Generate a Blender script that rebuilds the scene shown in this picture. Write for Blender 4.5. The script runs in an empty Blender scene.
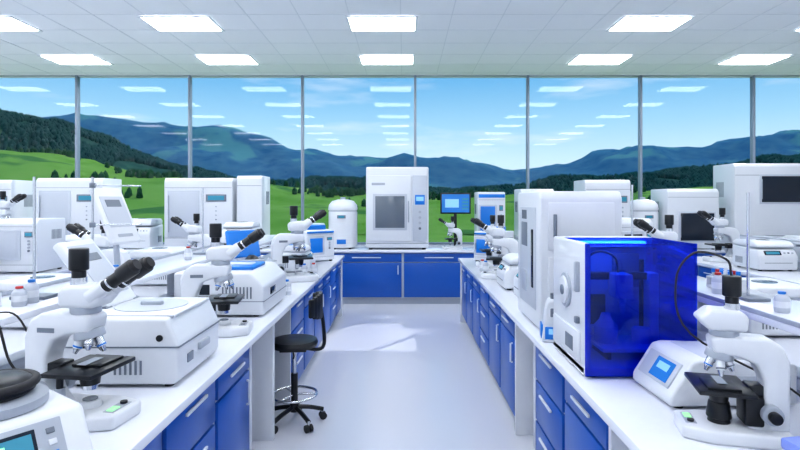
import bpy, bmesh, math, random
from mathutils import Matrix, Vector
random.seed(4)
sc = bpy.context.scene
V = Vector

# ---------------------------------------------------------------- materials
def mat(name, col, rough=0.4, metal=0.0, emis=None, es=0.0, noise=0.0, nscale=30, coat=0.0, spec=0.5):
    m = bpy.data.materials.new(name); m.use_nodes = True
    nt = m.node_tree; p = nt.nodes['Principled BSDF']
    p.inputs['Base Color'].default_value = (*col, 1)
    p.inputs['Roughness'].default_value = rough
    p.inputs['Metallic'].default_value = metal
    p.inputs['Coat Weight'].default_value = coat
    p.inputs['Specular IOR Level'].default_value = spec
    if emis:
        p.inputs['Emission Color'].default_value = (*emis, 1)
        p.inputs['Emission Strength'].default_value = es
    if noise > 0:
        tc = nt.nodes.new('ShaderNodeTexCoord'); n = nt.nodes.new('ShaderNodeTexNoise')
        n.inputs['Scale'].default_value = nscale; n.inputs['Detail'].default_value = 4
        nt.links.new(tc.outputs['Object'], n.inputs['Vector'])
        mx = nt.nodes.new('ShaderNodeMix'); mx.data_type = 'RGBA'
        mx.inputs[6].default_value = (*[c*(1-noise) for c in col], 1)
        mx.inputs[7].default_value = (*[min(1, c*(1+noise)) for c in col], 1)
        nt.links.new(n.outputs['Fac'], mx.inputs[0])
        nt.links.new(mx.outputs[2], p.inputs['Base Color'])
    return m

WHITE = mat('white_plastic', (0.71, 0.74, 0.79), 0.32, noise=0.02)
WHITE2 = mat('warm_white_plastic', (0.52, 0.56, 0.63), 0.4, noise=0.02)
TOP = mat('bench_top_laminate', (0.75, 0.78, 0.86), 0.18, noise=0.02)
GREY = mat('grey_plastic', (0.18, 0.21, 0.26), 0.45)
LGREY = mat('light_grey_metal', (0.40, 0.44, 0.51), 0.35)
DARK = mat('black_plastic', (0.010, 0.012, 0.016), 0.32)
RUB = mat('black_rubber', (0.02, 0.02, 0.024), 0.6)
CHROME = mat('brushed_steel', (0.7, 0.72, 0.75), 0.22, 1.0)
BLUE = mat('royal_blue_laminate', (0.007, 0.095, 0.43), 0.3, noise=0.05)
CBLUE = mat('cyan_blue_plastic', (0.01, 0.20, 0.66), 0.3)
RED = mat('red_plastic', (0.5, 0.03, 0.03), 0.35)
LAV = mat('lavender_plastic', (0.22, 0.30, 0.75), 0.3)
SCR = mat('screen_blue', (0.02, 0.10, 0.30), 0.15, emis=(0.03, 0.22, 0.65), es=0.45)
SCRL = mat('screen_light', (0.2, 0.4, 0.6), 0.15, emis=(0.3, 0.6, 0.95), es=0.4)
SCRD = mat('screen_dark', (0.012, 0.02, 0.035), 0.08)
SCRG = mat('screen_grey', (0.15, 0.18, 0.22), 0.12)
LED = mat('green_led', (0.1, 0.8, 0.3), 0.3, emis=(0.35, 1.0, 0.25), es=0.9)
TEAL = mat('screen_teal', (0.03, 0.16, 0.24), 0.2, emis=(0.06, 0.35, 0.5), es=0.3)
WALL = mat('wall_paint', (0.78, 0.81, 0.86), 0.7, noise=0.02, nscale=5)
FRAME = mat('window_frame_metal', (0.26, 0.31, 0.38), 0.4, 0.1)
LAMP = mat('light_panel_diffuser', (1, 1, 1), 0.5, emis=(0.97, 0.985, 1.0), es=10.0)
TBAR = mat('ceiling_tbar', (0.70, 0.73, 0.77), 0.5)
TILE = mat('ceiling_tile', (0.82, 0.84, 0.87), 0.85, noise=0.02, nscale=60)

def mixshader(name, tcol, gcol, fac, grough=0.02, diffuse=None, dfac=0.0):
    m = bpy.data.materials.new(name); m.use_nodes = True
    nt = m.node_tree; nt.nodes.clear()
    o = nt.nodes.new('ShaderNodeOutputMaterial')
    t = nt.nodes.new('ShaderNodeBsdfTransparent'); t.inputs[0].default_value = (*tcol, 1)
    g = nt.nodes.new('ShaderNodeBsdfGlossy'); g.inputs[0].default_value = (*gcol, 1); g.inputs['Roughness'].default_value = grough
    mx = nt.nodes.new('ShaderNodeMixShader'); mx.inputs[0].default_value = fac
    nt.links.new(t.outputs[0], mx.inputs[1]); nt.links.new(g.outputs[0], mx.inputs[2])
    last = mx
    if diffuse:
        d = nt.nodes.new('ShaderNodeBsdfDiffuse'); d.inputs[0].default_value = (*diffuse, 1)
        m2 = nt.nodes.new('ShaderNodeMixShader'); m2.inputs[0].default_value = dfac
        nt.links.new(mx.outputs[0], m2.inputs[1]); nt.links.new(d.outputs[0], m2.inputs[2]); last = m2
    nt.links.new(last.outputs[0], o.inputs[0])
    return m
GLASS = mixshader('window_glass', (0.98, 0.99, 1.0), (1, 1, 1), 0.012)
ACRYL = mixshader('blue_acrylic', (0.09, 0.27, 0.88), (0.8, 0.9, 1), 0.04, 0.03, (0.0, 0.06, 0.50), 0.08)

# ---------------------------------------------------------------- builder
TMP = bpy.data.meshes.new('tmp')
class B:
    def __init__(s):
        s.bm = bmesh.new(); s.mats = []; s.M = Matrix()
    def mi(s, m):
        if m not in s.mats: s.mats.append(m)
        return s.mats.index(m)
    def add(s, bm, m, M=None):
        i = s.mi(m)
        for f in bm.faces: f.material_index = i
        bm.transform(s.M @ (M or Matrix()))
        bm.to_mesh(TMP); bm.free(); s.bm.from_mesh(TMP)
    def box(s, c, size, m, bev=0.004, rot=None, seg=2):
        bm = bmesh.new(); bmesh.ops.create_cube(bm, size=1)
        bm.transform(Matrix.Diagonal((*size, 1)))
        bev = min(bev, min(size)*0.45)
        if bev > 0: bmesh.ops.bevel(bm, geom=bm.edges[:], offset=bev, segments=seg, profile=0.5, affect='EDGES', clamp_overlap=True)
        M = Matrix.Translation(c)
        if rot: M = M @ Matrix.Rotation(rot[1], 4, rot[0])
        s.add(bm, m, M)
    def bx(s, x0, x1, y0, y1, z0, z1, m, bev=0.004, seg=2):
        s.box(((x0+x1)/2, (y0+y1)/2, (z0+z1)/2), (abs(x1-x0), abs(y1-y0), abs(z1-z0)), m, bev, seg=seg)
    def cyl(s, p0, p1, r0, m, r1=None, seg=24, bev=0.0):
        p0 = V(p0); p1 = V(p1); d = p1-p0
        bm = bmesh.new()
        bmesh.ops.create_cone(bm, cap_ends=True, segments=seg, radius1=r0, radius2=r0 if r1 is None else r1, depth=d.length)
        if bev > 0:
            es = [e for e in bm.edges if abs(e.verts[0].co.z-e.verts[1].co.z) < 1e-6]
            bmesh.ops.bevel(bm, geom=es, offset=bev, segments=2, profile=0.5, affect='EDGES')
        q = d.to_track_quat('Z', 'Y').to_matrix().to_4x4()
        s.add(bm, m, Matrix.Translation((p0+p1)/2) @ q)
    def prism(s, pts, a0, a1, m, axis='y', bev=0.006, seg=2):
        bm = bmesh.new()
        def mk(p, a):
            return {'y': (p[0], a, p[1]), 'x': (a, p[0], p[1]), 'z': (p[0], p[1], a)}[axis]
        A = [bm.verts.new(mk(p, a0)) for p in pts]; C = [bm.verts.new(mk(p, a1)) for p in pts]
        n = len(pts)
        bm.faces.new(A); bm.faces.new(C[::-1])
        for i in range(n): bm.faces.new((A[i], C[i], C[(i+1) % n], A[(i+1) % n]))
        bmesh.ops.recalc_face_normals(bm, faces=bm.faces[:])
        if bev > 0: bmesh.ops.bevel(bm, geom=bm.edges[:], offset=bev, segments=seg, profile=0.5, affect='EDGES', clamp_overlap=True)
        s.add(bm, m)
    def lathe(s, prof, c, m, seg=32):
        bm = bmesh.new(); rings = []
        for r, z in prof:
            rings.append([bm.verts.new((r*math.cos(2*math.pi*i/seg), r*math.sin(2*math.pi*i/seg), z)) for i in range(seg)])
        for a, b in zip(rings, rings[1:]):
            for i in range(seg): bm.faces.new((a[i], a[(i+1) % seg], b[(i+1) % seg], b[i]))
        bm.faces.new(rings[0][::-1]); bm.faces.new(rings[-1])
        bmesh.ops.recalc_face_normals(bm, faces=bm.faces[:])
        s.add(bm, m, Matrix.Translation(c))
    def torus(s, c, R, r, m, axis='z', seg=36):
        bm = bmesh.new(); rings = []
        for i in range(seg):
            a = 2*math.pi*i/seg; ring = []
            for j in range(10):
                t = 2*math.pi*j/10; rr = R+r*math.cos(t)
                ring.append(bm.verts.new((rr*math.cos(a), rr*math.sin(a), r*math.sin(t))))
            rings.append(ring)
        for i in range(seg):
            a, b = rings[i], rings[(i+1) % seg]
            for j in range(10): bm.faces.new((a[j], b[j], b[(j+1) % 10], a[(j+1) % 10]))
        M = Matrix.Translation(c)
        if axis == 'x': M = M @ Matrix.Rotation(math.pi/2, 4, 'Y')
        if axis == 'y': M = M @ Matrix.Rotation(math.pi/2, 4, 'X')
        s.add(bm, m, M)
    def tube(s, pts, r, m, n=6):
        P = [V(p) for p in pts]; P = [P[0]*2-P[1]]+P+[P[-1]*2-P[-2]]; out = []
        for i in range(1, len(P)-2):
            for k in range(n):
                t = k/n; a, b, c, d = P[i-1:i+3]
                out.append(0.5*((2*b)+(c-a)*t+(2*a-5*b+4*c-d)*t*t+(3*b-a-3*c+d)*t**3))
        out.append(P[-2])
        for a, b in zip(out, out[1:]):
            s.cyl(a, b+(b-a)*0.06, r, m, seg=8)
    def done(s, name, loc=(0, 0, 0), rz=0, sc_=1.0):
        me = bpy.data.meshes.new(name); s.bm.to_mesh(me); s.bm.free()
        for m in s.mats: me.materials.append(m)
        me.polygons.foreach_set('use_smooth', [True]*len(me.polygons))
        me.set_sharp_from_angle(angle=math.radians(38))
        o = bpy.data.objects.new(name, me); sc.collection.objects.link(o)
        o.location = loc; o.rotation_euler = (0, 0, math.radians(rz)); o.scale = (sc_,)*3
        return o

# ---------------------------------------------------------------- room
RX = 8.5; Y0 = -3.2; YW = 9.5; HC = 3.95
fm = bpy.data.materials.new('floor_epoxy'); fm.use_nodes = True
nt = fm.node_tree; p = nt.nodes['Principled BSDF']
tc = nt.nodes.new('ShaderNodeTexCoord'); n1 = nt.nodes.new('ShaderNodeTexNoise'); n1.inputs['Scale'].default_value = 1.2
nt.links.new(tc.outputs['Object'], n1.inputs['Vector'])
r = nt.nodes.new('ShaderNodeMapRange'); r.inputs['To Min'].default_value = 0.12; r.inputs['To Max'].default_value = 0.22
nt.links.new(n1.outputs['Fac'], r.inputs['Value']); nt.links.new(r.outputs[0], p.inputs['Roughness'])
p.inputs['Base Color'].default_value = (0.66, 0.68, 0.75, 1)
b = B(); b.bx(-RX, RX, Y0, YW, -0.1, 0, fm, 0); b.done('floor')
b = B(); b.bx(-RX-0.1, RX+0.1, Y0-0.1, YW+0.25, HC, HC+0.2, TILE, 0)
x = -RX+0.4
while x < RX:
    b.bx(x-0.006, x+0.006, Y0, YW, HC-0.003, HC, TBAR, 0); x += 0.62
y = Y0+0.3
while y < YW:
    b.bx(-RX, RX, y-0.006, y+0.006, HC-0.003, HC, TBAR, 0); y += 0.583
b.done('ceiling')
b = B(); b.bx(-RX-0.1, -RX, Y0, YW, 0, HC, WALL, 0); b.done('wall_left')
b = B(); b.bx(RX, RX+0.1, Y0, YW, 0, HC, WALL, 0); b.done('wall_right')
b = B(); b.bx(-RX-0.1, RX+0.1, Y0-0.1, Y0, 0, HC, WALL, 0); b.done('wall_rear')
b = B(); b.bx(-RX, RX, YW, YW+0.15, 0, 0.88, WALL, 0); b.done('wall_front')
b = B(); b.bx(-RX, RX, YW-0.04, YW+0.15, 0.88, 0.92, WHITE, 0.004); b.done('trim_1')
# windows
mx0 = [-7.88+2.02*i for i in range(9)]
edges = [-RX]+mx0+[RX]
for i in range(len(edges)-1):
    a, c = edges[i], edges[i+1]
    b = B()
    b.bx(a-0.001, c+0.001, YW+0.07, YW+0.078, 0.92, HC, GLASS, 0)
    b.bx(a-0.022, a+0.022, YW+0.03, YW+0.12, 0.92, HC, FRAME, 0.003)
    b.bx(a+0.022, c-0.022, YW+0.04, YW+0.11, 0.92, 0.96, FRAME, 0.003)
    b.bx(a+0.022, c-0.022, YW+0.04, YW+0.11, HC-0.02, HC, LGREY, 0.003)
    b.done('window_%d' % (i+1))
# ceiling lights
for yy in (-2.0, -0.25, 1.5, 3.25, 5.0, 6.75, 8.48):
    for xx in (-7.6, -5.2, -2.8, -0.27, 3.1, 5.55):
        b = B()
        b.bx(-0.41, 0.41, -0.26, 0.26, -0.004, 0.0, LAMP, 0)
        for q in (-1, 1):
            b.bx(-0.44, 0.44, q*0.26, q*0.285, -0.012, 0, WHITE, 0.002)
            b.bx(q*0.41, q*0.44, -0.26, 0.26, -0.012, 0, WHITE, 0.002)
        b.done('ceiling_light_panel', (xx, yy, HC-0.006))

# ---------------------------------------------------------------- benches
def bays(b, L, gaps=(), depth=0.62, W=0.6):
    n = max(1, round(L/W)); w = L/n
    for i in range(n):
        x0 = i*w; x1 = x0+w
        if any(g0 < (x0+x1)/2 < g1 for g0, g1 in gaps):
            b.bx(x0, x0+0.03, 0.0, depth, 0, 0.86, WHITE, 0.003)
            b.bx(x1-0.03, x1, 0.0, depth, 0, 0.86, WHITE, 0.003)
            b.bx(x0, x1, depth-0.02, depth, 0.05, 0.86, BLUE, 0)
            continue
        b.bx(x0, x1, 0.02, depth, 0.1, 0.86, WHITE2, 0)
        b.bx(x0, x1, 0.06, depth, 0.0, 0.1, LGREY, 0)
        if i % 4 == 3:
            for z0, z1 in ((0.12, 0.35), (0.365, 0.60), (0.615, 0.84)):
                b.bx(x0+0.02, x1-0.02, 0.0, 0.02, z0, z1, BLUE, 0.003)
                b.bx(x0+w*0.3, x1-w*0.3, -0.022, -0.01, z1-0.05, z1-0.035, WHITE, 0.003)
        else:
            b.bx(x0+0.02, x1-0.02, 0.0, 0.02, 0.70, 0.84, BLUE, 0.003)
            b.bx(x0+0.02, x1-0.02, 0.0, 0.02, 0.12, 0.685, BLUE, 0.003)
            b.bx(x0+w*0.3, x1-w*0.3, -0.022, -0.01, 0.765, 0.78, WHITE, 0.003)
            b.bx(x1-0.085, x1-0.07, -0.022, -0.01, 0.5, 0.64, WHITE, 0.003)
            for q in (0.5, 0.64): b.bx(x1-0.083, x1-0.072, -0.012, 0.0, q-0.005, q+0.005, WHITE, 0)

def island(xa, xb, y0, y1, gl=(), gr=()):
    b = B()
    b.bx(xa, xb, y0, y1, 0.86, 0.90, TOP, 0.006)
    b.M = Matrix.Translation((xb-0.05, y0+0.03, 0)) @ Matrix.Rotation(math.pi/2, 4, 'Z')
    bays(b, y1-y0-0.06, gr)
    b.M = Matrix.Translation((xa+0.05, y1-0.03, 0)) @ Matrix.Rotation(-math.pi/2, 4, 'Z')
    bays(b, y1-y0-0.06, gl)
    b.M = Matrix()
    b.bx(xa+0.03, xb-0.03, y0, y0+0.03, 0, 0.86, WHITE, 0.003)
    b.bx(xa+0.03, xb-0.03, y1-0.03, y1, 0, 0.86, WHITE, 0.003)
    xm = (xa+xb)/2
    # raised reagent shelf
    b.bx(xm-0.20, xm+0.20, y0+0.05, y1-0.3, 1.19, 1.22, TOP, 0.005)
    b.bx(xm-0.20, xm-0.19, y0+0.05, y1-0.3, 1.22, 1.24, LGREY, 0.002)
    b.bx(xm-0.05, xm+0.05, y0+0.05, y1-0.3, 0.90, 0.97, LGREY, 0.005)
    k = y0+0.3
    while k < y1-0.3:
        b.bx(xm-0.03, xm+0.03, k-0.02, k+0.02, 0.90, 1.19, LGREY, 0.004)
        b.bx(xm-0.17, xm+0.17, k-0.012, k+0.012, 1.16, 1.19, LGREY, 0.003)
        b.bx(xm-0.055, xm+0.055, k+0.3, k+0.42, 0.915, 0.96, WHITE, 0.004)
        k += 1.2
    return b.done('lab_bench')
island(-2.78, -0.88, 0.3, 7.9, gr=((3.1, 4.1),))
island(0.76, 2.62, 0.3, 7.5, gl=((3.6, 4.2), (5.3, 5.9)))
island(-5.85, -3.95, 1.2, 7.7)
island(3.85, 5.75, 1.2, 7.7)
b = B()
b.bx(-8.4, 8.4, 8.70, 9.42, 0.86, 0.90, TOP, 0.006)
for k in range(14):
    b.M = Matrix.Translation((-8.35+k*1.19, 8.75, 0)); bays(b, 1.19, W=1.19 if k in (6, 7) else 0.6)
b.M = Matrix()
b.done('lab_bench')

# ---------------------------------------------------------------- equipment
ZB = 0.90
def microscope(loc, rz=0, s=1.15, eyes=True, cam=True, darkbase=False, led=False):
    b = B(); BM = DARK if darkbase else WHITE
    b.prism([(-0.15, -0.075), (-0.13, -0.10), (0.10, -0.10), (0.18, -0.07), (0.18, 0.07), (0.10, 0.10), (-0.13, 0.10), (-0.15, 0.075)], 0, 0.045, WHITE, 'z', 0.010, 3)
    b.prism([(-0.15, 0.04), (-0.02, 0.04), (-0.055, 0.075), (-0.075, 0.12), (-0.075, 0.20), (-0.05, 0.255), (0.0, 0.275), (0.075, 0.285), (0.085, 0.335), (0.05, 0.345), (-0.09, 0.345), (-0.13, 0.32), (-0.15, 0.27)], -0.043, 0.043, WHITE, 'y', 0.012, 3)
    b.cyl((0.035, 0, 0.34), (0.035, 0, 0.365), 0.045, LGREY, bev=0.004)
    b.prism([(-0.025, 0.362), (0.09, 0.362), (0.125, 0.40), (0.085, 0.435), (-0.01, 0.43), (-0.03, 0.41)], -0.05, 0.05, WHITE, 'y', 0.012, 3)
    if eyes:
        for q in (-1, 1):
            y = q*0.034
            b.cyl((0.075, y, 0.395), (0.13, y, 0.432), 0.024, WHITE, bev=0.003)
            b.cyl((0.125, y, 0.428), (0.185, y, 0.468), 0.020, DARK, bev=0.002)
            b.cyl((0.180, y, 0.465), (0.225, y, 0.495), 0.025, DARK, 0.026, bev=0.003)
            b.cyl((0.225, y, 0.495), (0.236, y, 0.502), 0.022, RUB, 0.018)
            b.cyl((0.145, y, 0.4415), (0.151, y, 0.4455), 0.0225, CHROME)
    if cam:
        b.cyl((0.01, 0, 0.43), (0.01, 0, 0.452), 0.024, CHROME)
        b.cyl((0.01, 0, 0.45), (0.01, 0, 0.475), 0.021, DARK)
        b.cyl((0.01, 0, 0.475), (0.01, 0, 0.545), 0.029, DARK, bev=0.004)
    b.cyl((0.045, 0, 0.29), (0.05, 0, 0.262), 0.042, LGREY, 0.046, bev=0.004)
    for k in range(5):
        a = k*2*math.pi/5+0.2
        dx, dy = math.cos(a), math.sin(a)
        c = V((0.05+0.024*dx, 0.024*dy, 0.264)); d = V((dx*0.42, dy*0.42, -1)).normalized()
        L = (0.05, 0.058, 0.044, 0.05, 0.036)[k]
        b.cyl(c, c+d*L*0.65, 0.0135, WHITE if k % 2 else CHROME)
        b.cyl(c+d*L*0.5, c+d*L*0.6, 0.0142, (CBLUE, GREY, GREY, CBLUE, GREY)[k])
        b.cyl(c+d*L*0.65, c+d*L, 0.011, CHROME, 0.006)
    b.box((0.05, 0, 0.168), (0.17, 0.21, 0.014), DARK, 0.003)
    b.box((0.055, 0.03, 0.179), (0.10, 0.11, 0.008), DARK, 0.002)
    b.box((0.05, 0.0, 0.186), (0.03, 0.08, 0.002), LGREY, 0)
    b.box((-0.06, 0, 0.158), (0.06, 0.06, 0.05), DARK, 0.004)
    b.cyl((0.05, 0, 0.163), (0.05, 0, 0.115), 0.034, DARK, 0.028)
    b.cyl((0.05, 0, 0.115), (0.05, 0, 0.10), 0.022, CHROME)
    b.cyl((0.02, -0.09, 0.162), (0.02, -0.09, 0.095), 0.010, DARK)
    b.cyl((0.02, -0.09, 0.13), (0.02, -0.09, 0.10), 0.015, LGREY)
    b.cyl((0.05, 0, 0.044), (0.05, 0, 0.066), 0.036, BM, 0.030, bev=0.003)
    b.cyl((0.05, 0, 0.066), (0.05, 0, 0.069), 0.022, SCRG)
    if darkbase:
        b.cyl((0.05, 0, 0.06), (0.05, 0, 0.115), 0.04, DARK, 0.032, bev=0.004)
        b.box((-0.045, 0, 0.10), (0.06, 0.095, 0.10), DARK, 0.01)
    for q in (-1, 1):
        b.cyl((-0.09, q*0.040, 0.10), (-0.09, q*0.072, 0.10), 0.032, LGREY, bev=0.004)
        b.cyl((-0.09, q*0.072, 0.10), (-0.09, q*0.098, 0.10), 0.019, DARK, bev=0.003)
    b.box((0.145, 0.0, 0.0455), (0.035, 0.09, 0.003), LGREY, 0.001)
    b.box((0.145, -0.02, 0.047), (0.02, 0.035, 0.003), LED if led else GREY, 0)
    b.cyl((0.145, 0.03, 0.045), (0.145, 0.03, 0.054), 0.011, DARK)
    b.box((-0.07, -0.0435, 0.29), (0.06, 0.001, 0.015), GREY, 0)
    return b.done('microscope', loc, rz, s)

def centrifuge(loc, rz=0, w=0.42, d=0.5, h=0.3, lid='shut', accent=None, name='centrifuge'):
    """front faces -Y, rounded body, sloped control panel, handle on lid"""
    b = B()
    b.prism([(-d/2, 0.015), (d/2, 0.015), (d/2, h*0.8), (-d/2+0.05, h*0.72), (-d/2, h*0.5)], -w/2, w/2, WHITE, 'x', 0.022, 4)
    for sx in (-1, 1):
        for sy in (-1, 1): b.cyl((sx*w*0.38, sy*d*0.38, 0), (sx*w*0.38, sy*d*0.38, 0.02), 0.02, RUB)
    b.box((0, 0.02, h*0.775), (w*0.95, d*0.85, 0.012), LGREY, 0.004)
    if lid == 'shut':
        b.prism([(-d/2+0.05, h*0.79), (d/2-0.01, h*0.79), (d/2-0.01, h*0.93), (d/2-0.06, h), (-d/2+0.12, h), (-d/2+0.06, h*0.9)], -w/2+0.005, w/2-0.005, WHITE, 'x', 0.018, 4)
        b.box((0, -d/2+0.075, h*0.84), (0.12, 0.02, 0.03), GREY, 0.006)
        b.lathe([(0.07, 0), (0.07, 0.004), (0.05, 0.006)], (0, 0.02, h-0.001), accent or SCRG)
    else:
        b.cyl((0, 0.02, h*0.78), (0, 0.02, h*0.80), w*0.36, GREY)
        b.torus((0, 0.02, h*0.80), w*0.36, 0.012, LGREY)
        b.lathe([(w*0.2, 0), (w*0.12, 0.03), (0.02, 0.04)], (0, 0.02, h*0.80), DARK)
        b.M = Matrix.Translation((0, d/2-0.03, h*0.8)) @ Matrix.Rotation(math.radians(-20), 4, 'X')
        b.box((0, 0, d*0.34), (w*0.9, 0.04, d*0.66), accent or WHITE, 0.015, seg=3)
        b.M = Matrix()
    a = math.atan2(h*0.22, 0.05)
    rot = ('X', -(math.pi/2-a)*1.0)
    c = (-d/2+0.025, h*0.61)
    b.box((-w*0.12, c[0]-0.003, c[1]), (w*0.42, 0.006, h*0.16), SCRD, 0.002, rot)
    b.box((-w*0.12, c[0]-0.0065, c[1]), (w*0.34, 0.003, h*0.10), TEAL, 0, rot)
    for k in range(3):
        b.box((w*(0.18+0.1*k), c[0]-0.004, c[1]), (0.022, 0.008, 0.016), (LGREY, GREY, LGREY)[k], 0.002, rot)
    b.box((0, -d/2-0.001, h*0.28), (w*0.7, 0.004, 0.006), GREY, 0)
    for k in range(7):
        for sx in (-1, 1): b.box((sx*w/2, d*0.1+k*0.02, h*0.3), (0.004, 0.008, h*0.22), GREY, 0)
    return b.done(name, loc, rz)

def analyzer(name, loc, rz, w, d, h, win=(0.08, 0.62, 0.3, 0.75), wm=None, panel=True, stripe=None, split=False, topm=None):
    """cabinet instrument, front faces -Y. win fractions x0,x1,z0,z1"""
    wm = wm or SCRG
    b = B()
    b.prism([(-d/2, 0.02), (d/2, 0.02), (d/2, h), (-d/2+0.04, h), (-d/2, h-0.05)], -w/2, w/2, WHITE, 'x', 0.014, 3)
    for sx in (-1, 1):
        for sy in (-1, 1): b.cyl((sx*w*0.42, sy*d*0.4, 0), (sx*w*0.42, sy*d*0.4, 0.025), 0.022, RUB)
    x0, x1, z0, z1 = [win[0]*w-w/2, win[1]*w-w/2, win[2]*h, win[3]*h]
    f = -d/2
    b.bx(x0-0.03, x1+0.03, f-0.014, f+0.01, z0-0.03, z1+0.03, WHITE2, 0.008)
    b.bx(x0, x1, f-0.018, f-0.005, z0, z1, wm, 0.004)
    b.bx(x0-0.012, x0-0.004, f-0.04, f-0.012, z0+0.05, z1-0.05, LGREY, 0.003)
    b.bx(-w/2+0.01, w/2-0.01, f-0.003, f+0.01, h*0.86, h*0.865, GREY, 0)
    b.bx(-w/2+0.01, w/2-0.01, f-0.003, f+0.01, h*0.16, h*0.166, GREY, 0)
    if panel:
        px = (x1+0.03+w/2)/2
        pw = w/2-x1-0.08
        if pw > 0.04:
            b.box((px, f-0.004, h*0.72), (pw*0.7, 0.012, h*0.10), GREY, 0.003)
            b.box((px, f-0.011, h*0.72), (pw*0.55, 0.002, h*0.06), TEAL, 0)
            for k in range(4): b.cyl((px, f-0.012, h*(0.60-0.06*k)), (px, f+0.005, h*(0.60-0.06*k)), 0.012, (LGREY, LGREY, LGREY, GREY)[k])
    if split: b.bx(x0, x1, f-0.02, f-0.005, (z0+z1)/2-0.008, (z0+z1)/2+0.008, WHITE, 0)
    if stripe:
        b.bx(-w/2+0.01, w/2-0.01, f-0.006, f+0.01, h*0.90, h*0.96, stripe, 0.002)
    for k in range(8):
        for sx in (-1, 1): b.box((sx*w/2, d*0.0+k*d*0.045, h*0.7), (0.004, d*0.02, h*0.18), GREY, 0)
    if topm: b.box((0, 0, h+0.03), (w*0.6, d*0.6, 0.06), topm, 0.01)
    return b.done(name, loc, rz)

def monitor(loc, rz=0, w=0.5, h=0.34, name='computer_monitor', scr=None, stand=0.14):
    b = B()
    b.lathe([(0.11, 0), (0.11, 0.01), (0.03, 0.018)], (0, 0.03, 0), DARK)
    b.box((0, 0.04, stand/2+0.05), (0.05, 0.02, stand+0.1), DARK, 0.004)
    b.box((0, 0, stand+h/2), (w, 0.03, h), DARK, 0.012)
    f = -0.0165
    b.box((0, f, stand+h/2), (w-0.05, 0.003, h-0.05), scr or SCR, 0)
    if scr is None:
        b.box((-w*0.12, f-0.0015, stand+h*0.50), (w*0.45, 0.002, h*0.40), SCRL, 0)
        for k in range(4): b.box((w*0.32, f-0.0015, stand+h*(0.25+0.15*k)), (w*0.2, 0.002, h*0.08), TEAL, 0)
    return b.done(name, loc, rz)

def vessel(loc, rz=0, s=1.0):
    """upright cylindrical sterilizer with domed lid"""
    b = B()
    b.lathe([(0.20, 0.02), (0.225, 0.03), (0.225, 0.56), (0.22, 0.58)], (0, 0, 0), WHITE)
    for k in range(4):
        a = k*math.pi/2+0.78; b.cyl((0.17*math.cos(a), 0.17*math.sin(a), 0), (0.17*math.cos(a), 0.17*math.sin(a), 0.03), 0.02, RUB)
    b.lathe([(0.215, 0.575), (0.215, 0.595)], (0, 0, 0), LGREY)
    b.lathe([(0.225, 0.595), (0.23, 0.62), (0.22, 0.68), (0.17, 0.74), (0.08, 0.765)], (0, 0, 0), WHITE)
    b.cyl((0, 0, 0.755), (0, 0, 0.80), 0.04, LGREY, bev=0.005)
    b.box((0, -0.225, 0.50), (0.13, 0.016, 0.05), GREY, 0.004)
    b.box((0, -0.234, 0.50), (0.09, 0.003, 0.03), TEAL, 0)
    b.box((0, -0.225, 0.12), (0.14, 0.012, 0.07), CBLUE, 0.004)
    return b.done('sterilizer_vessel', loc, rz, s)

def retort(loc, h=0.6, rz=0, arm=0.2, clamp=True):
    b = B()
    b.box((0, 0, 0.008), (0.11, 0.17, 0.016), GREY, 0.003)
    b.cyl((0, 0, 0.016), (0, 0, h), 0.007, CHROME, seg=12)
    if clamp:
        for z in (h*0.92, h*0.55):
            b.box((0, 0, z), (0.03, 0.03, 0.03), GREY, 0.004)
            b.cyl((0, 0, z), (arm, 0, z), 0.005, CHROME, seg=10)
            b.torus((arm+0.025, 0, z), 0.028, 0.004, CHROME)
    return b.done('retort_stand', loc, rz)

def rack(loc, rz=0, n=6, cols=None):
    cols = cols or (RED, CBLUE, WHITE, CBLUE)
    b = B()
    L = n*0.035+0.02
    b.bx(-L/2, L/2, -0.05, 0.05, 0, 0.012, WHITE, 0.003); b.bx(-L/2, L/2, -0.05, 0.05, 0.055, 0.063, WHITE, 0.002)
    for q in (-1, 1): b.bx(q*L/2, q*(L/2-0.008), -0.05, 0.05, 0, 0.063, WHITE, 0.002)
    for i in range(n):
        for j in (-1, 1):
            x = -L/2+0.028+i*0.035; y = j*0.022
            b.cyl((x, y, 0.012), (x, y, 0.085), 0.010, WHITE2, seg=12)
            b.cyl((x, y, 0.085), (x, y, 0.105), 0.012, cols[(i+j) % len(cols)], seg=12)
    return b.done('test_tube_rack', loc, rz)

def bottle(loc, cap=CBLUE, r=0.035, h=0.13, body=WHITE2):
    b = B()
    b.lathe([(r*0.9, 0), (r, 0.006), (r, h*0.68), (r*0.75, h*0.8), (r*0.42, h*0.86), (r*0.42, h*0.9)], (0, 0, 0), body, 20)
    b.cyl((0, 0, h*0.88), (0, 0, h), r*0.52, cap, bev=0.003)
    b.cyl((0, 0, h*0.25), (0, 0, h*0.55), r*1.01, WHITE)
    return b.done('reagent_bottle', loc)

def tablet(loc, rz=0, tilt=35, h=0.45, w=0.3, l=0.42):
    """tilted panel PC on pedestal"""
    b = B()
    b.box((0, 0, 0.02), (0.22, 0.24, 0.04), WHITE, 0.01)
    b.cyl((0, 0, 0.03), (0, 0.03, h), 0.018, LGREY)
    b.M = Matrix.Translation((0, 0, h)) @ Matrix.Rotation(math.radians(-tilt), 4, 'X')
    b.box((0, 0, 0.05), (w, 0.04, l), WHITE, 0.012, seg=3)
    b.box((0, -0.021, 0.07), (w*0.78, 0.003, l*0.55), WHITE2, 0)
    b.box((0, -0.023, 0.13), (w*0.5, 0.003, 0.05), GREY, 0)
    b.box((0, -0.021, -0.10), (w*0.5, 0.003, 0.02), LGREY, 0)
    b.M = Matrix()
    return b.done('panel_display', loc, rz)

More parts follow.
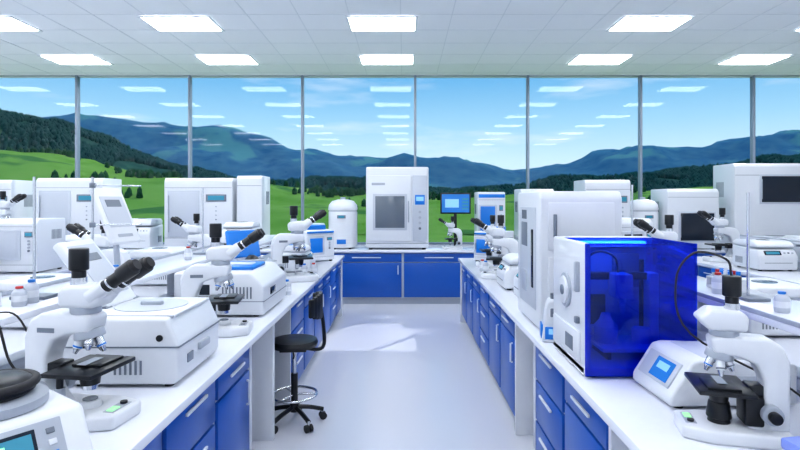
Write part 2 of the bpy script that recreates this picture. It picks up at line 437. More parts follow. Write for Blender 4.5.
# ---- left bench, near to far
b = B()
b.prism([(-0.20, 0.012), (0.19, 0.012), (0.20, 0.10), (0.12, 0.235), (-0.20, 0.235)], -0.19, 0.19, WHITE, 'y', 0.022, 4)
a = math.atan2(0.135, 0.08)
b.M = Matrix.Translation((0.162, 0, 0.166)) @ Matrix.Rotation(math.pi/2-a, 4, 'Y').inverted()
b.box((0.004, 0, 0), (0.008, 0.24, 0.12), LGREY, 0.003)
b.box((0.009, -0.02, 0.0), (0.004, 0.15, 0.09), SCRD, 0.002)
b.box((0.0115, -0.02, 0.0), (0.003, 0.13, 0.07), TEAL, 0)
b.box((0.0125, -0.04, 0.012), (0.003, 0.05, 0.02), LED, 0)
b.box((0.0125, 0.015, -0.015), (0.003, 0.04, 0.012), SCRL, 0)
for k in range(3): b.box((0.009, 0.09, -0.03+0.03*k), (0.006, 0.02, 0.015), (CBLUE, WHITE, GREY)[k], 0.002)
b.M = Matrix()
b.lathe([(0.12, 0.232), (0.13, 0.24), (0.13, 0.262), (0.11, 0.27)], (-0.03, 0.02, 0), LGREY)
b.lathe([(0.085, 0.268), (0.10, 0.28), (0.10, 0.30), (0.08, 0.315), (0.03, 0.32)], (-0.03, 0.02, 0), DARK)
b.torus((-0.03, 0.02, 0.30), 0.10, 0.012, RUB)
for sx in (-1, 1):
    for sy in (-1, 1): b.cyl((sx*0.15, sy*0.15, 0), (sx*0.15, sy*0.15, 0.018), 0.02, RUB)
b.done('vortex_mixer', (-1.11, 1.42, ZB), -35)

microscope((-1.205, 1.96, ZB), -8, 1.15, led=True)
# big centrifuge with lid open, hinged on its left edge
b = B(); w, d, h = 0.50, 0.50, 0.30
b.prism([(-w/2, 0.015), (w/2-0.02, 0.015), (w/2, 0.04), (w/2, h*0.62), (w/2-0.05, h), (-w/2, h)], -d/2, d/2, WHITE, 'y', 0.022, 4)
for sx in (-1, 1):
    for sy in (-1, 1): b.cyl((sx*0.19, sy*0.2, 0), (sx*0.19, sy*0.2, 0.02), 0.02, RUB)
b.bx(-w/2-0.002, w/2+0.003, -d/2-0.003, d/2+0.003, h*0.58, h*0.60, GREY, 0)
b.box((0.02, 0, h+0.002), (w*0.78, d*0.84, 0.012), WHITE, 0.004)
b.cyl((0.02, 0, h+0.006), (0.02, 0, h+0.012), 0.16, WHITE2)
b.box((0.02, 0.0, h+0.02), (0.10, 0.03, 0.02), LGREY, 0.006)
b.box((w/2+0.008, 0.02, h*0.42), (0.02, 0.12, 0.035), LGREY, 0.008)
b.box((w/2+0.003, -0.13, h*0.35), (0.006, 0.06, 0.04), GREY, 0.002)
for k in range(6): b.box((-0.02+k*0.022, -d/2-0.001, h*0.30), (0.009, 0.004, 0.06), GREY, 0)
b.cyl((0.17, -d/2-0.006, h*0.72), (0.17, -d/2+0.01, h*0.72), 0.014, DARK)
b.M = Matrix.Translation((-w/2+0.09, 0.06, h)) @ Matrix.Rotation(math.radians(-38), 4, 'Y')
b.box((0, 0, 0.19), (0.045, 0.27, 0.38), WHITE, 0.014, seg=4)
b.box((0.024, 0, 0.20), (0.006, 0.21, 0.29), WHITE2, 0.004)
b.box((0.028, 0, 0.27), (0.004, 0.14, 0.04), GREY, 0)
b.M = Matrix()
for q in (-1, 1): b.cyl((-w/2+0.09, 0.06+q*0.10, h), (-w/2+0.09, 0.06+q*0.15, h), 0.018, GREY)
b.done('centrifuge', (-1.21, 2.52, ZB))

microscope((-1.15, 3.22, ZB), 8, 1.22)
# bench spectrometer with blue lid insert
b = B(); w, d, h = 0.62, 0.70, 0.31
b.prism([(-w/2, 0.015), (w/2, 0.015), (w/2, h*0.7), (w/2-0.10, h), (-w/2, h)], -d/2, d/2, WHITE, 'y', 0.02, 4)
for sx in (-1, 1):
    for sy in (-1, 1): b.cyl((sx*0.24, sy*0.28, 0), (sx*0.24, sy*0.28, 0.02), 0.02, RUB)
b.box((0.02, -0.05, h+0.012), (0.36, 0.34, 0.028), CBLUE, 0.01)
b.box((0.02, -0.05, h+0.028), (0.28, 0.10, 0.012), WHITE, 0.005)
b.box((-0.16, -d/2-0.002, h*0.62), (0.20, 0.006, 0.07), SCRD, 0.002)
b.bx(-w/2-0.001, w/2+0.002, -d/2-0.002, d/2, h*0.35, h*0.365, GREY, 0)
for k in range(9): b.box((0.03+k*0.024, -d/2-0.001, h*0.55), (0.01, 0.004, 0.08), GREY, 0)
b.box((w/2+0.002, -0.1, h*0.5), (0.006, 0.14, 0.05), SCRD, 0.002)
b.done('spectrometer', (-1.27, 4.0, ZB))
centrifuge((-1.36, 4.80, ZB), 40, 0.34, 0.40, 0.34, 'open', CBLUE)
microscope((-1.12, 5.35, ZB), 20, 1.38)
centrifuge((-1.25, 6.1, ZB), 90, 0.36, 0.42, 0.30, accent=CBLUE)
analyzer('pcr_cycler', (-1.22, 7.15, ZB), 40, 0.42, 0.4, 0.42, stripe=CBLUE, win=(0.1, 0.55, 0.3, 0.75), wm=CBLUE, topm=CBLUE)
bottle((-1.0, 4.55, ZB)); bottle((-0.98, 5.78, ZB), RED); bottle((-1.07, 5.72, ZB), CBLUE)

# shelf (left)
XS = -1.83; ZS = 1.22
for yy in (2.35,): rack((XS-0.07, yy, ZS), 85, 5)
for i, yy in enumerate((2.44, 2.52, 2.90, 3.26, 4.35)):
    bottle((XS+0.07, yy, ZS), (RED, CBLUE, WHITE, CBLUE)[i % 4], 0.03, 0.09+0.02*(i % 3))
retort((XS, 2.64, ZS), 0.6, 90, 0.16, False); retort((XS+0.02, 3.10, ZS), 0.62, 20); retort((XS, 4.85, ZS), 0.6, 0, 0.2, False)
tablet((XS-0.02, 3.45, ZS), 70, 28, 0.34, 0.22, 0.40)
centrifuge((XS, 6.0, ZS), 0, 0.34, 0.36, 0.24)
b = B()
b.tube([(XS+0.14, 2.10, 1.24), (XS+0.21, 2.12, 1.22), (XS+0.25, 2.14, 1.05), (XS+0.33, 2.16, 0.95), (XS+0.38, 2.12, 0.915), (XS+0.40, 2.09, 0.91)], 0.005, RUB)
b.tube([(XS+0.14, 2.20, 1.24), (XS+0.22, 2.22, 1.22), (XS+0.27, 2.30, 1.04), (XS+0.30, 2.5, 0.92), (XS+0.34, 2.6, 0.91)], 0.004, RUB)
b.done('power_cable')

# ---- right bench
# blue acrylic chamber
b = B(); w, d, h = 0.50, 0.52, 0.61
b.bx(-w/2, w/2, -d/2+0.012, d/2, 0.012, 0.05, WHITE, 0.006)
b.bx(-w/2, -w/2+0.03, -d/2+0.012, d/2, 0.012, h, WHITE, 0.012, 3)
b.bx(-w/2+0.03, w/2-0.008, d/2-0.02, d/2, 0.05, h-0.01, WHITE2, 0.004)
b.bx(-w/2+0.03, w/2-0.008, d/2-0.10, d/2, h-0.05, h, WHITE, 0.004)
b.bx(-w/2, w/2, -d/2, -d/2+0.010, 0.014, h, ACRYL, 0.003)
b.bx(w/2-0.008, w/2, -d/2+0.012, d/2-0.02, 0.05, h-0.002, ACRYL, 0.002)
b.bx(-w/2+0.03, w/2-0.010, -d/2+0.012, d/2-0.102, h-0.010, h-0.002, ACRYL, 0.002)
for sx in (-1, 1):
    for sy in (-1, 1): b.cyl((sx*0.2, sy*0.2, 0), (sx*0.2, sy*0.2, 0.014), 0.02, RUB)
b.cyl((-w/2-0.012, 0.02, 0.36), (-w/2+0.004, 0.02, 0.36), 0.085, LGREY, bev=0.004)
b.cyl((-w/2-0.020, 0.02, 0.36), (-w/2-0.008, 0.02, 0.36), 0.068, WHITE, bev=0.004)
b.cyl((-w/2-0.026, 0.02, 0.36), (-w/2-0.016, 0.02, 0.36), 0.025, GREY, bev=0.003)
b.bx(-w/2-0.012, -w/2+0.002, -0.20, 0.22, 0.06, 0.20, WHITE, 0.008)
b.bx(-w/2-0.014, -w/2, -0.12, 0.0, 0.09, 0.16, GREY, 0.004)
b.box((-w/2-0.010, -0.17, 0.45), (0.025, 0.025, 0.14), LGREY, 0.006)
b.box((-w/2-0.010, -0.17, 0.25), (0.02, 0.03, 0.03), GREY, 0.004)
# inside: robot gantry, column, vessels
b.box((0.0, 0.10, h-0.022), (0.34, 0.05, 0.012), mat('added_chamber_glow', (1, 1, 1), 0.4, emis=(0.6, 0.8, 1.0), es=12.0), 0)  # invented glowing strip, added to brighten the chamber interior
for q in (-1, 1): b.cyl((q*0.14+0.02, 0.1, 0.05), (q*0.14+0.02, 0.1, 0.50), 0.012, DARK)
b.box((0.02, 0.08, 0.42), (0.34, 0.06, 0.035), DARK, 0.006)
b.box((0.02, 0.02, 0.38), (0.09, 0.10, 0.12), WHITE, 0.01)
b.cyl((0.02, 0.0, 0.32), (0.02, 0.0, 0.24), 0.02, WHITE, 0.008)
b.box((0.02, -0.02, 0.10), (0.30, 0.26, 0.02), WHITE, 0.005)
b.bx(-0.10, -0.08, -0.12, 0.08, 0.05, 0.10, DARK, 0); b.bx(0.12, 0.14, -0.12, 0.08, 0.05, 0.10, DARK, 0)
b.lathe([(0.05, 0.11), (0.055, 0.12), (0.055, 0.19), (0.03, 0.22), (0.02, 0.25)], (-0.07, -0.02, 0), WHITE)
b.lathe([(0.04, 0.11), (0.045, 0.17), (0.04, 0.18)], (0.10, -0.03, 0), WHITE)
b.bx(-0.12, 0.02, 0.215, 0.235, 0.14, 0.30, DARK, 0.004)
b.bx(0.06, 0.20, 0.215, 0.235, 0.34, 0.52, GREY, 0.004)
b.box((0.19, 0.06, 0.26), (0.05, 0.08, 0.36), WHITE, 0.01)
b.tube([(0.02, 0.05, 0.44), (0.0, 0.05, 0.52), (-0.08, 0.08, 0.54), (-0.14, 0.15, 0.45), (-0.15, 0.2, 0.3)], 0.006, DARK)
b.done('acrylic_robot_chamber', (1.06, 2.64, ZB))

# tall analyzer tower
b = B(); w, d, h = 0.50, 0.62, 0.86
b.prism([(-d/2, 0.02), (d/2, 0.02), (d/2, h), (-d/2+0.03, h), (-d/2, h-0.04)], -w/2, w/2, WHITE, 'x', 0.014, 3)
for sx in (-1, 1):
    for sy in (-1, 1): b.cyl((sx*0.18, sy*0.26, 0), (sx*0.18, sy*0.26, 0.025), 0.022, RUB)
b.bx(-w/2+0.05, w/2-0.05, -d/2-0.008, -d/2+0.01, 0.50, h-0.07, WHITE, 0.006)
b.bx(-w/2+0.05, w/2-0.05, -d/2-0.008, -d/2+0.01, 0.10, 0.46, WHITE, 0.006)
b.bx(-w/2+0.08, -w/2+0.10, -d/2-0.02, -d/2, 0.55, h-0.14, GREY, 0.004)
b.bx(-w/2-0.004, -w/2+0.004, -0.22, 0.22, 0.12, h-0.10, WHITE2, 0.004)
b.bx(-w/2-0.010, -w/2, -0.16, -0.12, 0.25, 0.62, SCRD, 0.004)
b.bx(-w/2-0.008, -w/2, 0.0, 0.16, 0.50, 0.66, GREY, 0.004)
b.bx(-w/2-0.009, -w/2, 0.02, 0.14, 0.20, 0.34, LGREY, 0.004)
for k in range(9): b.bx(-w/2-0.006, -w/2+0.002, 0.02+k*0.016, 0.028+k*0.016, 0.68, 0.74, GREY, 0)
b.done('biochemistry_analyzer', (1.07, 3.53, ZB))
# small dispenser in front of tower
b = B()
b.prism([(-0.075, 0), (0.075, 0), (0.075, 0.10), (0.045, 0.13), (0.045, 0.20), (0.03, 0.24), (-0.03, 0.24), (-0.045, 0.20), (-0.06, 0.10)], -0.06, 0.06, WHITE, 'y', 0.012, 3)
b.box((0.0, -0.062, 0.055), (0.11, 0.008, 0.07), CBLUE, 0.004)
b.box((0.0, -0.068, 0.065), (0.07, 0.004, 0.03), SCRL, 0)
b.cyl((0, 0, 0.235), (0, 0, 0.27), 0.02, GREY); b.box((0, -0.055, 0.17), (0.05, 0.02, 0.05), GREY, 0.005)
b.box((-0.07, 0, 0.06), (0.012, 0.09, 0.08), CBLUE, 0.004)
b.done('reagent_dispenser', (0.86, 3.06, ZB), -10)
# low reader with screen on the left slope
b = B()
b.prism([(-0.25, 0.012), (0.25, 0.012), (0.25, 0.17), (-0.13, 0.19), (-0.165, 0.18), (-0.25, 0.05)], -0.16, 0.16, WHITE, 'y', 0.014, 3)
a = math.atan2(0.13, 0.085)
b.M = Matrix.Translation((-0.208, 0, 0.115)) @ Matrix.Rotation(-(math.pi/2-a), 4, 'Y').inverted()
b.box((-0.003, 0.0, 0), (0.008, 0.24, 0.11), WHITE2, 0.003)
b.box((-0.008, -0.03, 0.0), (0.004, 0.13, 0.085), SCR, 0)
b.box((-0.0105, -0.03, 0.012), (0.002, 0.08, 0.03), SCRL, 0)
b.M = Matrix()
b.bx(-0.08, 0.22, -0.164, -0.15, 0.05, 0.13, WHITE2, 0.005)
b.bx(-0.04, 0.18, -0.167, -0.155, 0.085, 0.092, GREY, 0)
b.bx(-0.10, 0.22, -0.12, 0.13, 0.172, 0.19, WHITE2, 0.006)
for sx in (-1, 1):
    for sy in (-1, 1): b.cyl((sx*0.2, sy*0.12, 0), (sx*0.2, sy*0.12, 0.015), 0.018, RUB)
b.done('microplate_reader', (1.26, 2.20, ZB), 2)
microscope((1.13, 1.82, ZB), 165, 1.0, eyes=False, darkbase=True, led=True)
b = B()
b.tube([(1.12, 1.825, 1.445), (1.11, 1.84, 1.50), (1.06, 1.95, 1.51), (1.02, 2.0, 1.40), (1.08, 2.01, 1.2), (1.44, 1.98, 1.0), (1.50, 1.98, 0.906)], 0.004, RUB)
b.done('camera_cable')
b = B()
b.bx(-0.07, 0.07, -0.05, 0.05, 0, 0.05, WHITE, 0.006); b.bx(-0.072, 0.072, -0.052, 0.052, 0.05, 0.085, LAV, 0.008)
b.box((0, -0.054, 0.05), (0.03, 0.008, 0.02), LAV, 0.003)
b.done('pipette_tip_box', (1.22, 1.58, ZB), 10)
microscope((1.10, 6.55, ZB), 180, 1.15)
microscope((1.02, 5.55, ZB), 170, 1.2)
centrifuge((1.15, 4.3, ZB), -90, 0.4, 0.46, 0.32)
centrifuge((1.12, 4.95, ZB), -90, 0.4, 0.46, 0.30, accent=CBLUE)
analyzer('pcr_cycler', (1.2, 7.1, ZB), -30, 0.42, 0.4, 0.40, stripe=CBLUE, win=(0.1, 0.55, 0.3, 0.75), wm=CBLUE, topm=CBLUE)
bottle((0.92, 6.0, ZB), CBLUE); bottle((0.90, 6.12, ZB), RED)

# shelf right
XR = 1.69
for i, yy in enumerate((2.9, 3.5)): rack((XR+0.06, yy, ZS), 92, 5)
for i, yy in enumerate((2.3, 2.77, 3.2, 3.78, 4.6, 4.7)):
    bottle((XR-0.06, yy, ZS), (CBLUE, RED, CBLUE, WHITE)[i % 4], 0.03, 0.09+0.02*(i % 3))
retort((XR, 2.62, ZS), 0.52, 180, 0.2, False); retort((XR, 3.95, ZS), 0.60, 160, 0.2, False)
centrifuge((XR, 5.9, ZS), 0, 0.34, 0.36, 0.26)

centrifuge((2.25, 3.3, ZB), 90, 0.42, 0.5, 0.30)
analyzer('incubator', (2.3, 5.6, ZB), 20, 0.42, 0.4, 0.62, wm=SCRD)
microscope((2.3, 4.6, ZB), 180, 1.25)
microscope((2.3, 6.5, ZB), 180, 1.25)
centrifuge((-2.35, 3.5, ZB), 90, 0.42, 0.5, 0.30)
microscope((-2.4, 4.3, ZB), 180, 1.2)
centrifuge((-2.4, 5.2, ZB), -90, 0.42, 0.5, 0.34)
microscope((-2.4, 6.2, ZB), 180, 1.2)

# second islands
def isl2(sg, seq):
    for (yy, x, kind) in seq:
        X = sg*x
        if kind == 'm': microscope((X, yy, ZB), 180 if sg > 0 else 0, 1.3)
        if kind == 'c': centrifuge((X, yy, ZB), 0, 0.45, 0.5, 0.34)
        if kind == 'b': analyzer('incubator', (X, yy, ZB), 0, 0.55, 0.5, 0.6, wm=WHITE2)
        if kind == 'M': microscope((X, yy, ZS), 180 if sg > 0 else 0, 1.1)
isl2(-1, [(5.2, 4.3, 'm'), (6.1, 4.3, 'b'), (7.2, 4.35, 'c'), (6.5, 4.9, 'M'), (5.4, 5.4, 'c'), (6.6, 5.4, 'c')])
isl2(1, [(4.7, 4.2, 'c'), (6.3, 4.25, 'c'), (7.1, 4.25, 'm'), (7.0, 5.35, 'c')])
monitor((4.25, 5.2, ZB), 10, 0.5, 0.36, scr=SCRD, stand=0.22)

# ---- back bench
YB = 9.06
b = B(); w, d, h = 1.03, 0.62, 1.36
b.bx(-w/2, w/2, -d/2, d/2, 0.03, h, WHITE, 0.025, 3)
for sx in (-1, 1):
    for sy in (-1, 1): b.cyl((sx*0.44, sy*0.25, 0), (sx*0.44, sy*0.25, 0.035), 0.03, RUB)
f = -d/2
b.bx(-0.50, 0.22, f-0.02, f+0.01, 0.14, 1.22, WHITE, 0.012)
b.bx(-0.40, 0.16, f-0.028, f, 0.32, 0.92, WHITE2, 0.01)
b.bx(-0.36, 0.12, f-0.033, f, 0.36, 0.88, SCRG, 0.006)
b.bx(0.25, 0.49, f-0.016, f+0.01, 0.14, 1.22, WHITE2, 0.010)
b.bx(0.29, 0.45, f-0.02, f, 0.74, 0.90, CBLUE, 0.004)
b.bx(0.31, 0.43, f-0.024, f, 0.80, 0.87, SCRL, 0)
for k in range(4): b.cyl((0.37, f-0.026, 0.62-k*0.09), (0.37, f, 0.62-k*0.09), 0.022, (LGREY, LGREY, LGREY, GREY)[k])
b.bx(0.175, 0.195, f-0.06, f-0.02, 0.45, 0.80, LGREY, 0.006)
b.bx(-0.42, -0.20, f-0.024, f, 1.06, 1.10, LGREY, 0.004)
b.bx(-w/2+0.01, w/2-0.01, f-0.002, f+0.01, 0.10, 0.108, GREY, 0)
b.done('drying_oven', (-0.11, YB, ZB))
vessel((-1.03, YB-0.05, ZB), 0, 1.08)
centrifuge((-1.62, YB, ZB), 0, 0.5, 0.5, 0.42, accent=CBLUE)
monitor((0.88, YB+0.05, ZB), 0, 0.52, 0.36, stand=0.58)
microscope((0.82, YB-0.15, ZB), 180, 1.0)
analyzer('pcr_cycler', (1.45, YB, ZB), 0, 0.45, 0.5, 0.95, wm=CBLUE, stripe=CBLUE)
analyzer('biochemistry_analyzer', (-3.38, YB, ZB), 0, 1.12, 0.6, 1.18, wm=WHITE2, win=(0.08, 0.5, 0.2, 0.8))
analyzer('incubator', (-2.55, YB, ZB), 0, 0.42, 0.55, 1.22, stripe=None, wm=CBLUE, win=(0.15, 0.85, 0.05, 0.25), panel=False)
analyzer('biochemistry_analyzer', (-5.5, YB, ZB), 0, 1.1, 0.6, 1.18, wm=WHITE2, win=(0.08, 0.5, 0.2, 0.8))
analyzer('incubator', (-6.9, YB, ZB), 0, 0.9, 0.6, 1.15, wm=SCRG)
centrifuge((-4.45, YB, ZB), 0, 0.5, 0.5, 0.5)
analyzer('incubator', (2.2, YB, ZB), 0, 0.55, 0.55, 1.0, wm=CBLUE, win=(0.1, 0.6, 0.5, 0.85))
analyzer('biochemistry_analyzer', (3.35, YB, ZB), 0, 0.75, 0.6, 1.15, wm=SCRD, win=(0.1, 0.6, 0.3, 0.7))
analyzer('incubator', (4.75, YB, ZB), 0, 0.85, 0.6, 1.0, wm=SCRD, win=(0.25, 0.9, 0.15, 0.6), stripe=None)
vessel((4.03, YB-0.05, ZB), 0, 1.08)
analyzer('drying_oven', (6.05, YB, ZB), 0, 1.25, 0.62, 1.42, wm=SCRD, win=(0.35, 0.92, 0.55, 0.85))
analyzer('incubator', (7.35, YB, ZB), 0, 1.0, 0.6, 1.1, wm=SCRD, win=(0.1, 0.7, 0.3, 0.8))

# ---- stool
b = B()
for k in range(5):
    a = k*2*math.pi/5+0.3; c, s = math.cos(a), math.sin(a)
    b.tube([(0.03*c, 0.03*s, 0.12), (0.12*c, 0.12*s, 0.105), (0.22*c, 0.22*s, 0.075)], 0.017, DARK, 4)
    b.cyl((0.22*c, 0.22*s, 0.085), (0.22*c, 0.22*s, 0.05), 0.010, CHROME)
    for q in (-1, 1):
        ctr = V((0.22*c-s*0.016*q, 0.22*s+c*0.016*q, 0.028)); dd = V((-s, c, 0))*0.010
        b.cyl(ctr-dd, ctr+dd, 0.028, RUB)
b.cyl((0, 0, 0.09), (0, 0, 0.16), 0.035, DARK); b.cyl((0, 0, 0.15), (0, 0, 0.38), 0.026, DARK); b.cyl((0, 0, 0.36), (0, 0, 0.58), 0.016, CHROME)
b.torus((0, 0, 0.22), 0.17, 0.010, CHROME)
for k in range(3):
    a = k*2*math.pi/3; b.cyl((0.02*math.cos(a), 0.02*math.sin(a), 0.22), (0.17*math.cos(a), 0.17*math.sin(a), 0.22), 0.008, CHROME)
b.box((0, 0, 0.575), (0.2, 0.2, 0.02), DARK, 0.006)
b.lathe([(0.13, 0.585), (0.17, 0.59), (0.18, 0.615), (0.17, 0.64), (0.12, 0.652), (0.02, 0.648)], (0, 0, 0), DARK)
b.tube([(0.08, 0, 0.57), (0.18, 0, 0.56), (0.225, 0, 0.60), (0.22, 0, 0.75), (0.20, 0, 0.88)], 0.014, DARK)
b.M = Matrix.Translation((-0.05, 0, 0))
for k in range(9):
    t = (k-4)/4; a = t*0.75
    b.box((0.25-0.20*(1-math.cos(a)), 0.22*math.sin(a), 0.90), (0.03, 0.05, 0.20-0.06*t*t), DARK, 0.012, ('Z', a))
b.M = Matrix()
b.tube([(0, -0.08, 0.57), (0.02, -0.17, 0.56), (0.02, -0.21, 0.555)], 0.006, DARK)
b.done('laboratory_stool', (-0.84, 4.09, 0), 4)

# ---------------------------------------------------------------- landscape
def gmat(name, c1, c2, scale, c3=None, thr=0.6, s3=0.01):
    m = bpy.data.materials.new(name); m.use_nodes = True
    nt = m.node_tree; p = nt.nodes['Principled BSDF']; p.inputs['Roughness'].default_value = 0.95; p.inputs['Specular IOR Level'].default_value = 0
    g = nt.nodes.new('ShaderNodeNewGeometry')
    n = nt.nodes.new('ShaderNodeTexNoise'); n.inputs['Scale'].default_value = scale; n.inputs['Detail'].default_value = 8; n.inputs['Roughness'].default_value = 0.65
    nt.links.new(g.outputs['Position'], n.inputs['Vector'])
    r = nt.nodes.new('ShaderNodeValToRGB'); r.color_ramp.elements[0].position = 0.38; r.color_ramp.elements[1].position = 0.62
    r.color_ramp.elements[0].color = (*c1, 1); r.color_ramp.elements[1].color = (*c2, 1)
    nt.links.new(n.outputs['Fac'], r.inputs[0]); last = r.outputs[0]
    if c3:
        n3 = nt.nodes.new('ShaderNodeTexNoise'); n3.inputs['Scale'].default_value = s3; n3.inputs['Detail'].default_value = 5
        nt.links.new(g.outputs['Position'], n3.inputs['Vector'])
        r3 = nt.nodes.new('ShaderNodeMapRange'); r3.inputs['From Min'].default_value = thr; r3.inputs['From Max'].default_value = thr+0.05
        nt.links.new(n3.outputs['Fac'], r3.inputs['Value'])
        mx = nt.nodes.new('ShaderNodeMix'); mx.data_type = 'RGBA'
        nt.links.new(r3.outputs[0], mx.inputs[0]); nt.links.new(last, mx.inputs[6]); mx.inputs[7].default_value = (*c3, 1)
        last = mx.outputs[2]
    nt.links.new(last, p.inputs['Base Color'])
    return m
from mathutils import noise as mnoise
def ridge(name, D, prof, wid, m, rough, base=-6):
    """hill range: crest profile with real relief in depth; returns vertex rows"""
    bm = bmesh.new(); rows = []
    tb = [((px-404)/533, (201-py)/533) for px, py in prof]
    def H(t):
        if t <= tb[0][0]: return tb[0][1]
        for (a, ya), (c, yc) in zip(tb, tb[1:]):
            if t <= c:
                u = (t-a)/(c-a); u = u*u*(3-2*u); return ya+(yc-ya)*u
        return tb[-1][1]
    NX, NY = 220, 26
    x0, x1 = -1.5*D, 1.5*D
    for j in range(NY+1):
        v = j/NY*2-1
        y = D+v*wid; row = []
        for i in range(NX+1):
            x = x0+(x1-x0)*i/NX
            h = H(x/D)*D+1.7-base
            env = math.cos(v*math.pi/2)**1.3
            nz = mnoise.fractal(V((x/wid*1.5, y/wid*1.5, D)), 0.9, 2.1, 5)
            nf = mnoise.fractal(V((x/wid*9, y/wid*9, D)), 0.9, 2.1, 3)
            row.append(bm.verts.new((x, y, base+h*env*(1+0)+nz*rough*env*(1-0.75*max(0, 1-abs(v)*4))+nf*rough*0.10)))
        rows.append(row)
    for a, c in zip(rows, rows[1:]):
        for i in range(NX): bm.faces.new((a[i], a[i+1], c[i+1], c[i]))
    pts = [[v.co.copy() for v in r] for r in rows]
    me = bpy.data.meshes.new(name); bm.to_mesh(me); bm.free(); me.materials.append(m)
    me.polygons.foreach_set('use_smooth', [True]*len(me.polygons))
    o = bpy.data.objects.new(name, me); sc.collection.objects.link(o)
    return pts
def forest(name, pts, n, hmin, hmax, m, j0, j1, keep):
    vs = []; fs = []; NX = len(pts[0])-1; lim = 0.95
    c = 0; tries = 0
    while c < n and tries < n*8:
        tries += 1
        i = random.random()*(NX-1); j = j0+random.random()*(j1-j0)
        i0, jj = int(i), int(j); fi, fj = i-i0, j-jj
        P = (pts[jj][i0]*(1-fi)+pts[jj][i0+1]*fi)*(1-fj)+(pts[jj+1][i0]*(1-fi)+pts[jj+1][i0+1]*fi)*fj
        if abs(P.x) > lim*P.y or not keep(P): continue
        h = random.uniform(hmin, hmax); r = h*random.uniform(0.30, 0.42); s = len(vs); a0 = random.random()
        for k in range(6):
            a = a0+k*math.pi/3; vs.append((P.x+r*math.cos(a), P.y+r*math.sin(a), P.z+h*0.12))
        for k in range(6):
            a = a0+k*math.pi/3+0.5; vs.append((P.x+r*0.85*math.cos(a), P.y+r*0.85*math.sin(a), P.z+h*0.6))
        vs.append((P.x, P.y, P.z+h)); vs.append((P.x, P.y, P.z-1))
        for k in range(6):
            q = (k+1) % 6
            fs += [(s+k, s+q, s+6+q, s+6+k), (s+6+k, s+6+q, s+12), (s+q, s+k, s+13)]
        c += 1
    me = bpy.data.meshes.new(name); me.from_pydata(vs, [], fs); me.materials.append(m)
    me.polygons.foreach_set('use_smooth', [True]*len(me.polygons))
    o = bpy.data.objects.new(name, me); sc.collection.objects.link(o)
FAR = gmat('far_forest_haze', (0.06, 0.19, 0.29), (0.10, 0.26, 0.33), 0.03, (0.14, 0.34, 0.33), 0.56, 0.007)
MID = gmat('forest_floor', (0.015, 0.09, 0.07), (0.05, 0.16, 0.10), 0.08, (0.17, 0.36, 0.12), 0.57, 0.009)
MEA = gmat('meadow_grass', (0.16, 0.35, 0.05), (0.28, 0.47, 0.10), 0.03, (0.09, 0.24, 0.06), 0.56, 0.03)
TR1 = gmat('conifer_hazy', (0.012, 0.07, 0.06), (0.03, 0.12, 0.09), 0.2)
TR2 = gmat('broadleaf_green', (0.015, 0.07, 0.03), (0.04, 0.14, 0.05), 0.5)
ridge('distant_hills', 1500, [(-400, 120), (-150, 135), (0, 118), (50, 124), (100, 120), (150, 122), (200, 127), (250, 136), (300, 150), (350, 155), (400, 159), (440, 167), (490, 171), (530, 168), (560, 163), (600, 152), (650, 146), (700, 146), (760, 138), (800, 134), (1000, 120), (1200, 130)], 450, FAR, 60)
P = ridge('forest_hills', 650, [(-400, 95), (-100, 105), (0, 115), (40, 124), (80, 136), (130, 153), (180, 170), (250, 184), (330, 189), (430, 193), (560, 187), (620, 180), (700, 174), (760, 165), (830, 157), (1000, 140), (1200, 150)], 230, MID, 22)
forest('forest_trees', P, 20000, 4, 8.5, TR1, 3, 15, lambda p: mnoise.noise(V((p.x/80, p.y/80, 3))) > -0.22)
P = ridge('meadow_hills', 200, [(-400, 130), (-100, 142), (0, 149), (50, 153), (100, 164), (150, 177), (200, 181), (250, 184), (300, 189), (350, 193), (430, 196), (560, 195), (640, 192), (720, 187), (800, 182), (1000, 170), (1200, 170)], 110, MEA, 4, -4)
forest('meadow_trees', P, 900, 1.2, 3.0, TR2, 4, 14, lambda p: mnoise.noise(V((p.x/20, p.y/20, 8))) > 0.26)
b = B(); b.bx(-3000, 3000, 9.9, 3000, -4.2, -4.0, MEA, 0); b.done('meadow_ground')

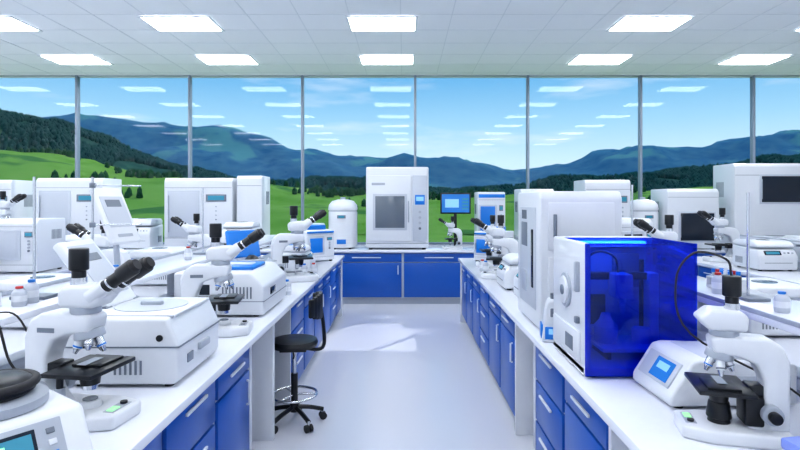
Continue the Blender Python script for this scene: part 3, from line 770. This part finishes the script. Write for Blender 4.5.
# ---------------------------------------------------------------- sky & sun
w = bpy.data.worlds.new('sky'); sc.world = w; w.use_nodes = True
nt = w.node_tree; nt.nodes.clear()
o = nt.nodes.new('ShaderNodeOutputWorld'); bg = nt.nodes.new('ShaderNodeBackground'); bg.inputs[1].default_value = 0.80
tc = nt.nodes.new('ShaderNodeTexCoord'); sp = nt.nodes.new('ShaderNodeSeparateXYZ')
nt.links.new(tc.outputs['Generated'], sp.inputs[0])
r = nt.nodes.new('ShaderNodeValToRGB'); e = r.color_ramp.elements
e[0].position = 0.0; e[0].color = (0.72, 0.88, 0.95, 1)
e[1].position = 1.0; e[1].color = (0.05, 0.22, 0.62, 1)
for pos, c in ((0.07, (0.62, 0.83, 0.94, 1)), (0.14, (0.38, 0.67, 0.89, 1)), (0.22, (0.18, 0.48, 0.80, 1))):
    q = e.new(pos); q.color = c
nt.links.new(sp.outputs['Z'], r.inputs[0])
mp = nt.nodes.new('ShaderNodeMapping'); mp.inputs['Scale'].default_value = (2.2, 2.2, 11)
nt.links.new(tc.outputs['Generated'], mp.inputs[0])
n = nt.nodes.new('ShaderNodeTexNoise'); n.inputs['Scale'].default_value = 1.9; n.inputs['Detail'].default_value = 6; n.inputs['Roughness'].default_value = 0.55
nt.links.new(mp.outputs[0], n.inputs['Vector'])
cr = nt.nodes.new('ShaderNodeMapRange'); cr.inputs['From Min'].default_value = 0.54; cr.inputs['From Max'].default_value = 0.86; cr.inputs['To Max'].default_value = 0.8
nt.links.new(n.outputs['Fac'], cr.inputs['Value'])
mx = nt.nodes.new('ShaderNodeMix'); mx.data_type = 'RGBA'
nt.links.new(cr.outputs[0], mx.inputs[0]); nt.links.new(r.outputs[0], mx.inputs[6]); mx.inputs[7].default_value = (0.92, 0.96, 1.0, 1)
nt.links.new(mx.outputs[2], bg.inputs[0]); nt.links.new(bg.outputs[0], o.inputs[0])
L = bpy.data.lights.new('sun', 'SUN'); L.energy = 1.7; L.angle = math.radians(0.6); L.color = (1, 0.97, 0.92)
so = bpy.data.objects.new('sun', L); sc.collection.objects.link(so)
so.rotation_euler = V((-0.55, -0.75, -0.80)).to_track_quat('-Z', 'Y').to_euler()

# ---------------------------------------------------------------- camera
cd = bpy.data.cameras.new('camera'); co = bpy.data.objects.new('camera', cd); sc.collection.objects.link(co)
co.location = (0, 0, 1.7); co.rotation_euler = (math.radians(90), 0, 0)
cd.lens = 24; cd.sensor_width = 36; cd.shift_x = -4/800; cd.shift_y = -24/800; cd.clip_start = 0.05; cd.clip_end = 6000
sc.camera = co
sc.view_settings.view_transform = 'Standard'
try: sc.view_settings.look = 'Medium High Contrast'
except Exception as ex: print('look', ex)
sc.view_settings.exposure = 0.27
